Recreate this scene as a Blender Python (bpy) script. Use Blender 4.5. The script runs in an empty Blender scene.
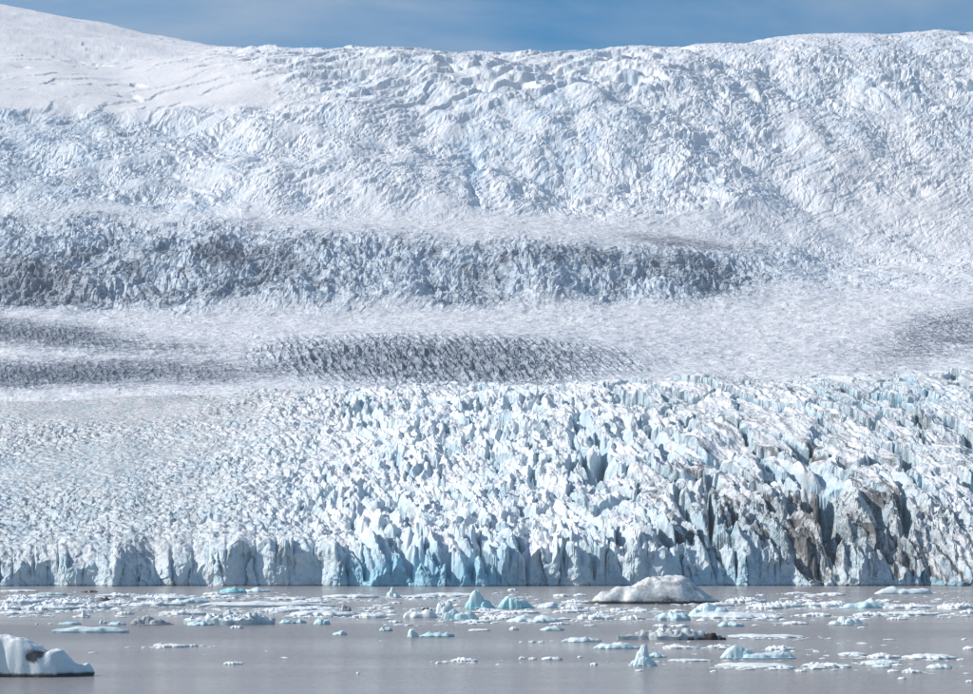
import bpy, math, random
import numpy as np

# ------------------------------------------------------------------ camera, sky, sun, exposure
PW, PH = 973.0, 694.0            # photograph size in pixels
F = 2194.0                       # focal length in photograph pixels
HOR = 555.0                      # pixel row of the true horizon
CAMH = 16.0                      # camera height above the lagoon
SUN_AZ, SUN_EL = -88.0, 35.0     # degrees, azimuth clockwise from +Y (the view direction)

scn = bpy.context.scene
col = scn.collection
cd = bpy.data.cameras.new('camera')
cam = bpy.data.objects.new('camera', cd)
col.objects.link(cam)
cam.location = (0, 0, CAMH)
cam.rotation_euler = (math.radians(90), 0, 0)
cd.sensor_width = 36.0
cd.lens = 36.0 * F / PW
cd.shift_y = (HOR - PH / 2) / PW
cd.clip_start = 1.0
cd.clip_end = 40000.0
scn.camera = cam

w = bpy.data.worlds.new('World')
scn.world = w
w.use_nodes = True
wn, wl = w.node_tree.nodes, w.node_tree.links
bg = wn['Background']
sky = wn.new('ShaderNodeTexSky')
sky.sky_type = 'NISHITA'
sky.sun_disc = False
sky.sun_elevation = math.radians(SUN_EL)
sky.sun_rotation = math.radians(SUN_AZ)
sky.altitude = 600.0
sky.air_density = 1.0
sky.dust_density = 0.5
sky.ozone_density = 3.0
tc = wn.new('ShaderNodeTexCoord')
mp = wn.new('ShaderNodeMapping')
mp.inputs['Scale'].default_value = (4.0, 4.0, 18.0)
mp.inputs['Location'].default_value = (1.7, 0.4, 2.3)
nz = wn.new('ShaderNodeTexNoise')
nz.inputs['Scale'].default_value = 1.0
nz.inputs['Detail'].default_value = 7.0
nz.inputs['Roughness'].default_value = 0.6
nz.inputs['Distortion'].default_value = 0.4
rp = wn.new('ShaderNodeValToRGB')
rp.color_ramp.elements[0].position = 0.39
rp.color_ramp.elements[0].color = (0, 0, 0, 1)
rp.color_ramp.elements[1].position = 0.85
rp.color_ramp.elements[1].color = (0.7, 0.7, 0.7, 1)
mx = wn.new('ShaderNodeMix')
mx.data_type = 'RGBA'
mx.inputs[7].default_value = (7.5, 7.9, 8.4, 1)
wl.new(tc.outputs['Generated'], mp.inputs['Vector'])
wl.new(mp.outputs['Vector'], nz.inputs['Vector'])
wl.new(nz.outputs['Fac'], rp.inputs['Fac'])
wl.new(rp.outputs['Color'], mx.inputs[0])
hs = wn.new('ShaderNodeHueSaturation')
hs.inputs['Saturation'].default_value = 1.6
hs.inputs['Value'].default_value = 1.25
hs.inputs['Hue'].default_value = 0.495
wl.new(sky.outputs['Color'], hs.inputs['Color'])
wl.new(hs.outputs['Color'], mx.inputs[6])
wl.new(mx.outputs[2], bg.inputs['Color'])
bg.inputs['Strength'].default_value = 0.08

sd = bpy.data.lights.new('sun', 'SUN')
sd.energy = 5.0
sd.angle = math.radians(0.53)
sd.color = (1.0, 0.93, 0.845)
sun = bpy.data.objects.new('sun', sd)
col.objects.link(sun)
az, el = math.radians(SUN_AZ), math.radians(SUN_EL)
sv = (math.sin(az) * math.cos(el), math.cos(az) * math.cos(el), math.sin(el))
from mathutils import Vector
sun.rotation_euler = Vector(sv).to_track_quat('Z', 'Y').to_euler()
sun.location = (-400, 300, 900)

vs = scn.view_settings
vs.view_transform = 'Standard'
vs.look = 'None'
vs.exposure = 0.12
vs.gamma = 1.0
vs.use_curve_mapping = False
scn.render.engine = 'CYCLES'

# ------------------------------------------------------------------ numeric helpers
def h2(ix, iy, seed):
    """hash of integer lattice points to 0..1"""
    a = (ix.astype(np.int64) * 374761393 + iy.astype(np.int64) * 668265263 + seed * 1442695041) & 0xFFFFFFFF
    a = ((a ^ (a >> 13)) * 1274126177) & 0xFFFFFFFF
    a = ((a ^ (a >> 16)) * 2246822519) & 0xFFFFFFFF
    return ((a ^ (a >> 15)) & 0xFFFFFF) / float(0x1000000)

def noise(x, y, seed=0):
    x = np.asarray(x, float); y = np.asarray(y, float)
    ix, iy = np.floor(x), np.floor(y)
    fx, fy = x - ix, y - iy
    ux, uy = fx * fx * fx * (fx * (fx * 6 - 15) + 10), fy * fy * fy * (fy * (fy * 6 - 15) + 10)
    def g(ox, oy):
        a = h2(ix + ox, iy + oy, seed) * 2 * math.pi
        return np.cos(a) * (fx - ox) + np.sin(a) * (fy - oy)
    n = (g(0, 0) * (1 - ux) + g(1, 0) * ux) * (1 - uy) + (g(0, 1) * (1 - ux) + g(1, 1) * ux) * uy
    return n * 1.4

def fbm(x, y, seed=0, octv=4, gain=0.5):
    s, a, t = 0.0, 1.0, 0.0
    for k in range(octv):
        s = s + a * noise(x * 2 ** k + 17.3 * k, y * 2 ** k - 9.1 * k, seed + k)
        t += a; a *= gain
    return s / t

def ridged(x, y, seed=0, octv=4, gain=0.55):
    s, a, t = 0.0, 1.0, 0.0
    for k in range(octv):
        v = 1 - np.abs(noise(x * 2.03 ** k + 5.7 * k, y * 2.03 ** k + 3.1 * k, seed + k)) * 1.5
        s = s + a * v * np.abs(v); t += a; a *= gain
    return s / t

def voro(x, y, seed=0, jit=0.9):
    """nearest and second nearest jittered lattice point: F1, edge distance, id, offset, lattice of the cell"""
    ix, iy = np.floor(x), np.floor(y)
    f1 = np.full(x.shape, 9.0); f2 = np.full(x.shape, 9.0)
    bx = np.zeros(x.shape); by = np.zeros(x.shape); cx = np.zeros(x.shape); cy = np.zeros(x.shape)
    for ox in (-1, 0, 1):
        for oy in (-1, 0, 1):
            jx, jy = ix + ox, iy + oy
            qx = jx + 0.5 + jit * (h2(jx, jy, seed) - 0.5)
            qy = jy + 0.5 + jit * (h2(jx, jy, seed + 7) - 0.5)
            dx, dy = x - qx, y - qy
            d = np.sqrt(dx * dx + dy * dy)
            m = d < f1
            f2 = np.where(m, f1, np.minimum(f2, d))
            f1 = np.where(m, d, f1)
            bx = np.where(m, dx, bx); by = np.where(m, dy, by)
            cx = np.where(m, jx, cx); cy = np.where(m, jy, cy)
    return f1, f2 - f1, cx, cy, bx, by

def sstep(a, b, v):
    t = np.clip((v - a) / (b - a), 0, 1)
    return t * t * (3 - 2 * t)

def smooth1(a, n, axis):
    k = np.hanning(n + 2)[1:-1]; k /= k.sum()
    pad = [(0, 0), (0, 0)]; pad[axis] = (n // 2, n - 1 - n // 2)
    b = np.pad(a, pad, mode='edge')
    return np.apply_along_axis(lambda r: np.convolve(r, k, 'valid'), axis, b)

def blob(px, py, cx, cy, rx, ry, rot=0.0, hard=0.6):
    a = math.radians(rot)
    dx, dy = px - cx, py - cy
    u = (dx * math.cos(a) + dy * math.sin(a)) / rx
    v = (-dx * math.sin(a) + dy * math.cos(a)) / ry
    return 1 - sstep(hard, 1.0, np.sqrt(u * u + v * v))

# ------------------------------------------------------------------ base relief of the glacier: rows of the picture met at each distance
COLS = [-220, 0, 120, 250, 370, 490, 610, 730, 850, 973, 1190]
TAB = {
 1105: [562, 563, 557, 553, 553, 552, 554, 568, 579, 576, 572],
 1160: [552, 552, 545, 541, 541, 540, 538, 538, 538, 537, 536],
 1250: [534, 533, 526, 521, 519, 517, 512, 504, 500, 500, 500],
 1400: [502, 501, 494, 487, 480, 476, 467, 455, 450, 450, 448],
 1550: [474, 472, 466, 457, 447, 440, 430, 419, 412, 411, 410],
 1700: [446, 443, 438, 429, 419, 411, 403, 394, 388, 384, 384],
 1800: [428, 425, 420, 411, 402, 395, 388, 382, 377, 373, 374],
 1870: [416, 413, 407, 400, 392, 386, 382, 380, 376, 373, 374],
 1950: [406, 402, 397, 391, 386, 384, 382, 381, 380, 379, 380],
 2060: [396, 392, 390, 387, 385, 386, 385, 383, 383, 382, 382],
 2160: [388, 386, 385, 384, 383, 384, 383, 379, 376, 374, 374],
 2300: [372, 373, 375, 373, 363, 360, 364, 366, 364, 361, 360],
 2430: [356, 357, 360, 356, 343, 339, 347, 354, 352, 348, 347],
 2530: [344, 345, 343, 341, 333, 330, 336, 345, 341, 337, 335],
 2640: [331, 332, 332, 331, 329, 328, 331, 335, 330, 325, 322],
 2760: [319, 321, 324, 325, 325, 322, 322, 323, 318, 310, 306],
 2850: [311, 312, 314, 315, 314, 312, 312, 313, 309, 302, 298],
 2980: [290, 291, 292, 291, 288, 286, 288, 296, 298, 292, 288],
 3100: [266, 266, 265, 262, 259, 257, 261, 276, 286, 283, 280],
 3220: [242, 242, 240, 237, 235, 235, 240, 255, 273, 272, 270],
 3320: [233, 234, 232, 228, 226, 226, 231, 243, 261, 262, 260],
 3430: [228, 229, 226, 221, 220, 220, 223, 232, 247, 251, 250],
 3700: [198, 200, 197, 192, 190, 188, 190, 199, 213, 220, 220],
 4000: [160, 163, 164, 158, 152, 148, 149, 156, 167, 173, 174],
 4300: [126, 130, 133, 125, 116, 108, 108, 114, 122, 128, 130],
 4500: [103, 109, 112, 105, 93, 85, 84, 87, 94, 100, 100],
 4700: [88, 94, 98, 85, 72, 67, 66, 66, 69, 76, 78],
 4900: [73, 80, 86, 69, 56, 56, 56, 52, 49, 54, 56],
 5100: [58, 66, 74, 57, 49, 53, 54, 44, 35, 35, 36],
 5300: [44, 53, 63, 51, 50, 55, 54, 46, 33, 32, 31],
 5700: [20, 31, 45, 49, 57, 60, 60, 54, 40, 38, 36],
 6200: [-2, 13, 33, 50, 66, 68, 68, 64, 56, 52, 50],
 6700: [-12, 5, 30, 58, 76, 78, 78, 76, 70, 66, 64],
 7300: [-10, 10, 44, 70, 86, 88, 88, 86, 82, 80, 78],
}
OLDY = [1105, 1160, 1870, 2060, 2160, 2640, 2850, 3220, 3430, 5100, 5300, 5700, 6200, 6700, 7300]
NEWY = [1105, 1155, 1640, 1790, 1850, 2120, 2260, 2480, 2620, 3180, 3260, 3500, 3800, 4150, 4600]
def remap(v): return np.interp(v, OLDY, NEWY)            # stretched survey distances to metres
YK = remap(np.array(sorted(TAB))); TV = np.array([TAB[k] for k in sorted(TAB)], float)
YF = np.arange(1090, 4601, 4.0); PF = np.arange(-240, 1216, 8.0)
_t = np.stack([np.interp(YF, YK, TV[:, j]) for j in range(TV.shape[1])], 1)
_t = np.stack([np.interp(PF, COLS, _t[i]) for i in range(len(YF))], 0)
_t = smooth1(_t, 11, 0)
BASE = smooth1(_t, 13, 1)

def base_py(px, y):
    i = np.clip((y - YF[0]) / 4.0, 0, len(YF) - 1.001); j = np.clip((px - PF[0]) / 8.0, 0, len(PF) - 1.001)
    i0, j0 = i.astype(int), j.astype(int); a, b = i - i0, j - j0
    return (BASE[i0, j0] * (1 - a) * (1 - b) + BASE[i0 + 1, j0] * a * (1 - b)
            + BASE[i0, j0 + 1] * (1 - a) * b + BASE[i0 + 1, j0 + 1] * a * b)

def z_of(py, y): return CAMH + y * (HOR - py) / F
def dist_of(py): return CAMH * F / (py - HOR)

# ------------------------------------------------------------------ materials
def new_mat(name):
    m = bpy.data.materials.new(name); m.use_nodes = True
    return m, m.node_tree.nodes, m.node_tree.links, m.node_tree.nodes['Principled BSDF']

def mixn(n, l, fac, a, b):
    k = n.new('ShaderNodeMix'); k.data_type = 'RGBA'
    for s, v in ((0, fac), (6, a), (7, b)):
        if isinstance(v, (int, float)): k.inputs[s].default_value = v
        elif isinstance(v, tuple): k.inputs[s].default_value = (*v, 1)
        else: l.new(v, k.inputs[s])
    return k.outputs[2]

def mathn(n, l, op, a, b, clamp=False):
    k = n.new('ShaderNodeMath'); k.operation = op; k.use_clamp = clamp
    for s, v in ((0, a), (1, b)):
        if isinstance(v, (int, float)): k.inputs[s].default_value = v
        else: l.new(v, k.inputs[s])
    return k.outputs[0]

def noisen(n, l, vec, scale, detail=5, rough=0.55, dist=0.0):
    k = n.new('ShaderNodeTexNoise')
    k.inputs['Scale'].default_value = scale; k.inputs['Detail'].default_value = detail
    k.inputs['Roughness'].default_value = rough; k.inputs['Distortion'].default_value = dist
    l.new(vec, k.inputs['Vector'])
    return k.outputs['Fac']

def ice_material(name, white, blue, dirtc, scale, bump, rough=0.62, sss=0.0, streak=None):
    m, n, l, bs = new_mat(name)
    geo = n.new('ShaderNodeNewGeometry'); pos = geo.outputs['Position']
    ad = n.new('ShaderNodeAttribute'); ad.attribute_name = 'dirt'  # debris, plus shade painted into clefts, berg feet and the upper left
    ab = n.new('ShaderNodeAttribute'); ab.attribute_name = 'blue'
    n1 = noisen(n, l, pos, scale, 6, 0.65, 0.6)
    n2 = noisen(n, l, pos, scale * 0.23, 4, 0.6)
    tone = mixn(n, l, n2, white, tuple(c * k for c, k in zip(white, (0.86, 0.88, 0.91))))
    b = mathn(n, l, 'MULTIPLY', ab.outputs['Fac'], mathn(n, l, 'ADD', 0.55, mathn(n, l, 'MULTIPLY', n1, 0.9)), True)
    c = mixn(n, l, b, tone, blue)
    d = mathn(n, l, 'ADD', mathn(n, l, 'MULTIPLY', ad.outputs['Fac'], 1.5), mathn(n, l, 'MULTIPLY', mathn(n, l, 'SUBTRACT', n1, 0.5), 1.5))
    if streak:                                  # thin debris bands drawn out along the flow
        sm = n.new('ShaderNodeMapping'); sm.inputs['Scale'].default_value = streak; sm.inputs['Rotation'].default_value = (0, 0, 0.3)
        l.new(pos, sm.inputs['Vector'])
        n3 = noisen(n, l, sm.outputs['Vector'], 1.0, 5, 0.7, 0.8)
        line = mathn(n, l, 'SUBTRACT', 1.0, mathn(n, l, 'MULTIPLY', mathn(n, l, 'ABSOLUTE', mathn(n, l, 'SUBTRACT', n3, 0.5), 0.0), 22.0), True)
        d = mathn(n, l, 'ADD', d, mathn(n, l, 'MULTIPLY', line, mathn(n, l, 'MULTIPLY', mathn(n, l, 'SUBTRACT', ad.outputs['Fac'], 0.12, True), 2.4)))
    d = mathn(n, l, 'SUBTRACT', d, 0.26, True)
    d = mathn(n, l, 'MINIMUM', d, 0.93)
    c = mixn(n, l, d, c, dirtc)
    l.new(c, bs.inputs['Base Color'])
    bs.inputs['Roughness'].default_value = rough
    bs.inputs['Specular IOR Level'].default_value = 0.35
    if sss:
        bs.inputs['Subsurface Weight'].default_value = sss
        bs.inputs['Subsurface Radius'].default_value = (0.25, 0.7, 0.9)
        bs.inputs['Subsurface Scale'].default_value = 0.6
    bp = n.new('ShaderNodeBump'); bp.inputs['Strength'].default_value = bump
    bp.inputs['Distance'].default_value = 0.6 / scale * 0.35
    l.new(n1, bp.inputs['Height']); l.new(bp.outputs['Normal'], bs.inputs['Normal'])
    return m

M_ICE = ice_material('glacier_ice', (0.82, 0.815, 0.81), (0.28, 0.53, 0.66), (0.075, 0.072, 0.072), 0.30, 0.55, streak=(0.45, 0.05, 0.35))
M_FAR = ice_material('icefall_ice', (0.86, 0.855, 0.86), (0.40, 0.58, 0.74), (0.105, 0.125, 0.165), 0.16, 0.5, streak=(0.015, 0.10, 0.05))
M_BERG = ice_material('berg_ice', (0.90, 0.90, 0.895), (0.25, 0.62, 0.68), (0.022, 0.021, 0.022), 1.1, 0.35, 0.5)
m, n, l, bs = new_mat('debris_rock')
geo = n.new('ShaderNodeNewGeometry')
nn = noisen(n, l, geo.outputs['Position'], 2.0, 6, 0.65)
l.new(mixn(n, l, nn, (0.010, 0.010, 0.012), (0.035, 0.034, 0.036)), bs.inputs['Base Color'])
bs.inputs['Roughness'].default_value = 0.8
M_ROCK = m

m, n, l, bs = new_mat('silty_water')
geo = n.new('ShaderNodeNewGeometry'); pos = geo.outputs['Position']
ms = n.new('ShaderNodeMapping'); ms.inputs['Scale'].default_value = (0.003, 0.012, 1.0); l.new(pos, ms.inputs['Vector'])
wind = noisen(n, l, ms.outputs['Vector'], 1.0, 4, 0.55, 0.5)
l.new(mixn(n, l, wind, (0.23, 0.235, 0.25), (0.38, 0.35, 0.32)), bs.inputs['Base Color'])
mr = n.new('ShaderNodeMapRange'); mr.inputs['From Min'].default_value = 0.35; mr.inputs['From Max'].default_value = 0.65
mr.inputs['To Min'].default_value = 0.22; mr.inputs['To Max'].default_value = 0.10
l.new(wind, mr.inputs['Value']); l.new(mr.outputs[0], bs.inputs['Roughness'])
bs.inputs['IOR'].default_value = 1.33
mw = n.new('ShaderNodeMapping'); mw.inputs['Scale'].default_value = (0.7, 1.7, 1.0); l.new(pos, mw.inputs['Vector'])
w1 = noisen(n, l, mw.outputs['Vector'], 0.9, 4, 0.6)
w2 = noisen(n, l, mw.outputs['Vector'], 0.12, 3, 0.6)
bp = n.new('ShaderNodeBump'); bp.inputs['Strength'].default_value = 0.9; bp.inputs['Distance'].default_value = 0.6
mr2 = n.new('ShaderNodeMapRange'); mr2.inputs['From Min'].default_value = 0.38; mr2.inputs['From Max'].default_value = 0.62
mr2.inputs['To Min'].default_value = 1.9; mr2.inputs['To Max'].default_value = 0.35
l.new(wind, mr2.inputs['Value'])
l.new(mathn(n, l, 'MULTIPLY', mathn(n, l, 'ADD', w1, mathn(n, l, 'MULTIPLY', w2, 1.5)), mr2.outputs[0]), bp.inputs['Height']); l.new(bp.outputs['Normal'], bs.inputs['Normal'])
M_WATER = m

# ------------------------------------------------------------------ mesh helpers
def mesh_np(name, verts, quads, attrs, mat, smooth=False):
    me = bpy.data.meshes.new(name)
    nv, nf = len(verts), len(quads)
    k = quads.shape[1]
    me.vertices.add(nv); me.vertices.foreach_set('co', verts.astype(np.float32).ravel())
    me.loops.add(nf * k); me.loops.foreach_set('vertex_index', quads.astype(np.int32).ravel())
    me.polygons.add(nf); me.polygons.foreach_set('loop_start', (np.arange(nf) * k).astype(np.int32))
    me.polygons.foreach_set('use_smooth', np.full(nf, smooth))
    for an, av in attrs.items():
        a = me.attributes.new(an, 'FLOAT', 'POINT'); a.data.foreach_set('value', av.astype(np.float32))
    me.materials.append(mat)
    me.update()
    return me

def link(name, data, parent=None, **props):
    o = bpy.data.objects.new(name, data); col.objects.link(o)
    if parent is not None: o.parent = parent
    for k, v in props.items(): o[k] = v
    return o

def split_sheet(V, cid, attrs, mat, root, part, rest, nparts, maxpx):
    """one sheet of quads -> the cells that show largest as parts of root, all other cells as one stuff part"""
    nr, nc = V.shape[:2]
    idx = np.arange(nr * nc).reshape(nr, nc)
    Q = np.stack([idx[:-1, :-1], idx[:-1, 1:], idx[1:, 1:], idx[1:, :-1]], -1).reshape(-1, 4)
    P = V.reshape(-1, 3); A = {k: v.ravel() for k, v in attrs.items()}
    px = P[:, 0] / P[:, 1] * F + PW / 2; py = HOR - (P[:, 2] - CAMH) / P[:, 1] * F
    qx, qy = px[Q], py[Q]
    area = -0.5 * ((qx[:, 2] - qx[:, 0]) * (qy[:, 3] - qy[:, 1]) - (qx[:, 3] - qx[:, 1]) * (qy[:, 2] - qy[:, 0]))
    area = np.clip(area, 0, None) * ((qx[:, 0] > 0) & (qx[:, 0] < PW))
    c = cid[:-1, :-1].ravel()
    u, inv = np.unique(c, return_inverse=True)
    tot = np.bincount(inv, area); tot = np.where(u == -1, 0, tot)
    tot = np.where(tot > maxpx, 0, tot)
    best = np.argsort(-tot)[:nparts]
    rank = np.full(len(u), -1); rank[best] = np.arange(len(best))
    fr = rank[inv]
    order = np.argsort(fr, kind='stable'); fs = fr[order]
    bounds = np.searchsorted(fs, np.arange(-1, len(best) + 1))
    for k in range(-1, len(best)):
        q = Q[order[bounds[k + 1]:(bounds[k + 2] if k + 2 < len(bounds) else None)]]
        if not len(q): continue
        vi, iv = np.unique(q, return_inverse=True); q = iv.reshape(-1, 4)
        me = mesh_np(part if k >= 0 else rest, P[vi], q, {a: b[vi] for a, b in A.items()}, mat)
        if k >= 0: link(part, me, root)
        else: link(rest, me, root, kind='stuff')

# ------------------------------------------------------------------ lagoon
ys = np.array([-120.0, 200, 400, 700, 1000, 1320]); xs = np.linspace(-900, 900, 10)
X, Y = np.meshgrid(xs, ys)
V = np.stack([X, Y, np.zeros_like(X)], -1); ii = np.arange(X.size).reshape(X.shape)
Q = np.stack([ii[:-1, :-1], ii[:-1, 1:], ii[1:, 1:], ii[1:, :-1]], -1).reshape(-1, 4)
link('water', mesh_np('water', V.reshape(-1, 3), Q, {}, M_WATER), kind='structure',
     label='milky grey glacial lagoon water in front of the ice cliff', category='water')

# ------------------------------------------------------------------ glacier tongue with its calving front
UM = 0.268
def glacier_tongue():
    NC = 1180
    u = np.linspace(-UM, UM, NC)
    t = np.linspace(0, 1, 585)                      # rows on top of the glacier, closer together near the front
    yt = 880 * (0.62 * t + 0.38 * t ** 2)
    front = 1138 + 22 * fbm(u * 16, u * 0 + 3.3, 5, 2) + 9 * noise(u * 62, u * 0, 9)
    slump = blob(u * F + PW / 2, 0 * u, 425, 0, 100, 1, 0, 0.35)         # collapsed blue ice in front of the cliff
    front = front - 11 * slump
    y = front[None, :] + yt[:, None] * (1745 - front[None, :]) / 880.0
    x = u[None, :] * y
    px = x / y * F + PW / 2
    by = base_py(px, y); z = z_of(by, y)
    left = 1 - sstep(120, 470, px)
    right = sstep(480, 720, px)
    big = right * sstep(540, 480, by)
    # amplitude of the relief over the tongue
    A = 7.6 - 4.2 * left
    A = A * (1 - 0.62 * blob(px, by, 90, 462, 330, 30, -8, 0.2)) * (1 - 0.8 * blob(px, by, 60, 405, 300, 30, 2, 0.3))
    A = A * (0.45 + 0.55 * sstep(384, 402, by + 10 * right))
    A = A * (0.85 + 0.7 * fbm(x / 70, y / 100, 71, 3))
    # warped coordinates
    fwx, fwy = 1.6 * fbm(x / 5, y / 8, 72, 2), 2.4 * fbm(x / 6, y / 9, 73, 2)
    wx = x + 9 * fbm(x / 34, y / 50, 11, 3) + fwx
    wy = y + 15 * fbm(x / 38, y / 55, 12, 3) + fwy
    def seracs(cx_, cy_, seed, lean):
        f1, e, ci, cj, dx, dy = voro(cx_, cy_, seed, 1.0)
        r0, r1, r2, r3 = (h2(ci, cj, seed + 40 + k) for k in range(4))
        wall = sstep(0.0, 0.42, e)
        th = (r1 - 0.5) * 1.6
        fin = 1 - np.clip(np.abs(dx * np.cos(th) + dy * np.sin(th) - 0.10) * 1.9, 0, 1)
        rel = wall * (0.10 + 0.60 * r0 * r0) + 0.62 * fin * (0.35 + 0.65 * wall) + ((r2 - 0.62) * 1.2 * dx + (r3 - lean) * 1.0 * dy)
        return rel, ci, cj, r1
    relM, ci, cj, r1 = seracs((wx + 0.22 * (y - 1300)) / 8.2, wy / 27.0, 21, 0.30)
    relW, li, lj, _ = seracs((wx + 3.0 * fbm(x / 12, y / 9, 77, 2)) / 7.4, (wy + 0.6 * x) / 7.6, 27, 0.25)
    fph = (x + 0.24 * (y - 1300)) / 8.0 + 2.2 * fbm(x / 45, y / 70, 46, 3) + 0.55 * fbm(x / 11, y / 22, 47, 3)
    fr = fph - np.floor(fph)
    tri = np.where(fr < 0.62, fr / 0.62, (1 - fr) / 0.38)
    fid = np.floor(fph)
    crest = np.clip(0.55 + 1.0 * fbm(fid * 3.7, y / 26, 45, 3) + 0.5 * (h2(fid, fid * 0, 44) - 0.5), 0.05, 1.3)
    finR = tri ** 0.9 * crest
    mid = sstep(180, 420, px + 60 * fbm(x / 50, y / 60, 78, 2))
    relM = 1.12 * finR + 0.28 * relM
    tph = (y + 0.85 * x + 10 * fbm(x / 40, y / 30, 36, 3)) / 10.5 + 0.5 * fbm(x / 9, y / 9, 35, 3)
    tr_ = tph - np.floor(tph); tid = np.floor(tph)
    row = np.where(tr_ < 0.3, tr_ / 0.3, (1 - tr_) / 0.7) * np.clip(0.6 + 1.1 * fbm(x / 11, tid * 2.9, 34, 3), 0.05, 1.3)
    relS = mid * relM + (1 - mid) * (0.42 * relW + 0.75 * row + 0.25 * finR)
    rdg = ridged((wx + 0.22 * (y - 1300)) / 17, wy / 70, 74, 4)
    b1, be, bi, bj, bdx, bdy = voro((wx + 0.26 * (y - 1300) + fwx * 1.5) / 21 + 0.3, (wy + 0.15 * x) / 62, 51, 1.0)
    k0, k1, k2, k3 = (h2(bi, bj, 52 + k) for k in range(4))
    slit = 1 - sstep(0.02, 0.07 + 0.22 * k3 * k3, be)
    relL = (1 - slit) * (0.2 + 0.55 * k0) + (k1 - 0.66) * 1.3 * bdx + (k2 - 0.3) * 0.8 * bdy - 4.2 * slit * sstep(0.2, 0.9, k3)
    g1, ge, gi, gj, gdx, gdy = voro((wx + 0.22 * (y - 1300)) / 3.6 + 4.2, wy / 9.0 + 1.7, 33)
    q0, q1 = h2(gi, gj, 61), h2(gi, gj, 62)
    det = 0.14 * (sstep(0.0, 0.4, ge) * (0.3 + q0) + (q1 - 0.5) * 1.6 * gdx - 0.5) + 0.16 * fbm(x / 3.0, y / 6.0, 14, 3)
    rel = (1 - big) * (0.90 * (relS - 0.4) + 0.50 * (relL - 0.4) * sstep(250, 450, px) + 0.40 * (rdg - 0.4) * (0.3 + 0.7 * mid)) \
        + big * (1.05 * (relL - 0.4) + 0.30 * (relS - 0.4) + 0.30 * (rdg - 0.4)) + det * (1 - 0.45 * big)
    # rounded swells, and gullies cut deep into the slope on the right
    rel2 = (1 - 0.5 * left) * 8.0 * fbm(x / 60, y / 100, 15, 3)
    gul = (blob(px, by, 815, 495, 40, 70, -14, 0.1) * 1.3 + blob(px, by, 700, 505, 34, 50, -10, 0.1) + blob(px, by, 590, 450, 30, 58, -10, 0.1)
           + blob(px, by, 890, 505, 36, 40, -10, 0.1) + 0.5 * blob(px, by, 740, 470, 60, 40, 0, 0.1) + 0.7 * blob(px, by, 650, 440, 60, 30, 0, 0.1))
    rz = np.abs(noise((wx + 0.12 * (y - 1250)) / 13, wy / 120, 16))
    rel2 = rel2 - 24 * gul * (1 - sstep(0.04, 0.34, rz))
    jag = blob(px, by, 830, 525, 230, 45, 0, 0.4)
    rel2 = rel2 + jag * 9 * (ridged(wx / 11, wy / 26, 75, 4) - 0.45)
    fade = sstep(-2, 50, y - front[None, :]) * 0.5 + 0.5
    zt = z + A * rel * (0.6 + 0.4 * fade) + rel2 * fade
    steepf = 4.0 + 9.0 * sstep(-0.25, 0.35, fbm(x / 48, 0 * y, 34, 3)) + 7 * sstep(640, 790, px) - 6 * blob(px, 0 * px, 270, 0, 110, 1, 0, 0.3)
    zt = zt - np.clip(steepf, 0, 14) * np.exp(-(y - front[None, :]) / 20.0) + 3.0 * np.exp(-((y - front[None, :] - 26) / 20.0) ** 2)
    edge = np.exp(-(y - front[None, :]) / 9.0)
    c1, ce, cci, ccj, cdx, cdy = voro((wx[0] + 7 * noise(wx[0] / 26, wx[0] * 0, 2)) / 9.0, wx[0] * 0 + 0.5, 29, 1.0)
    zt = zt - 4.5 * slump[None, :] * np.exp(-(y - front[None, :]) / 16.0) + 5.0 * edge * fbm(x / 16, 0 * y, 28, 2)
    zt = zt + edge * (7.5 * (h2(cci, ccj, 30) - 0.45) * sstep(0.0, 0.25, ce) - 3.0 * np.abs(cdx) - 2.5 * (1 - sstep(0.0, 0.2, ce)))[None, :]
    end = sstep(1690, 1742, y)
    zt = zt * (1 - end) + (z - 3.5) * end
    zt = np.maximum(zt, 2.2 + 1.5 * noise(x / 6, y / 6, 76))
    # calving face: from below the waterline up to the jagged front edge
    NF = 34
    s = np.linspace(0, 1, NF, endpoint=False)[:, None]
    ztop = zt[0][None, :]
    zf = -0.9 + (ztop + 0.9) * s
    xf0 = x[0][None, :] + 0 * s
    lean = 2.2 * noise(xf0 / 16, zf / 24, 31) + 0.8 * noise(xf0 / 5, zf / 6, 32)
    p1, pe, pi_, pj, pdx, pdy = voro((xf0 + lean + 9 * noise(xf0 / 34, 0 * s, 4)) / 12.0, zf / 80 + 0.6 * noise(xf0 / 20, 0 * s, 6), 19, 1.0)
    d1, de, di, dj, ddx, ddy = voro((xf0 + 0.5 * zf + lean) / 6.0, (zf - 0.3 * xf0) / 7.0, 22, 1.0)
    crack = (1 - sstep(0.0, 0.10, pe)) * (0.25 + 0.75 * sstep(0.15, 0.8, s)) * (h2(pi_, pj, 24) > 0.5)
    face = (3.4 * fbm(xf0 / 11, zf / 16, 17, 4) + 0.7 * fbm(xf0 / 2.0, zf / 2.6, 18, 3)
            + 1.9 * crack + 3.2 * (h2(pi_, pj, 20) - 0.5) - 0.9 * (1 - 4 * pdx * pdx) + 2.4 * (h2(pi_, pj, 23) - 0.5) * pdx
            + 1.1 * (h2(di, dj, 25) - 0.5) + 1.2 * (h2(di, dj, 26) - 0.5) * ddx + 0.8 * (h2(di, dj, 27) - 0.5) * ddy)
    taper = 1 - sstep(0.80, 1.0, s)
    yf = y[0][None, :] + face * taper - 2.2 * (1 - s)
    xf = x[0][None, :] + 0 * s
    V = np.concatenate([np.stack([xf, yf, zf], -1), np.stack([x, y, zt], -1)], 0)
    cs = (ci * 100003 + cj).astype(np.int64); cl = (2 ** 40 + bi * 100003 + bj).astype(np.int64)
    cw = (2 ** 42 + li * 100003 + lj).astype(np.int64)
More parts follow.
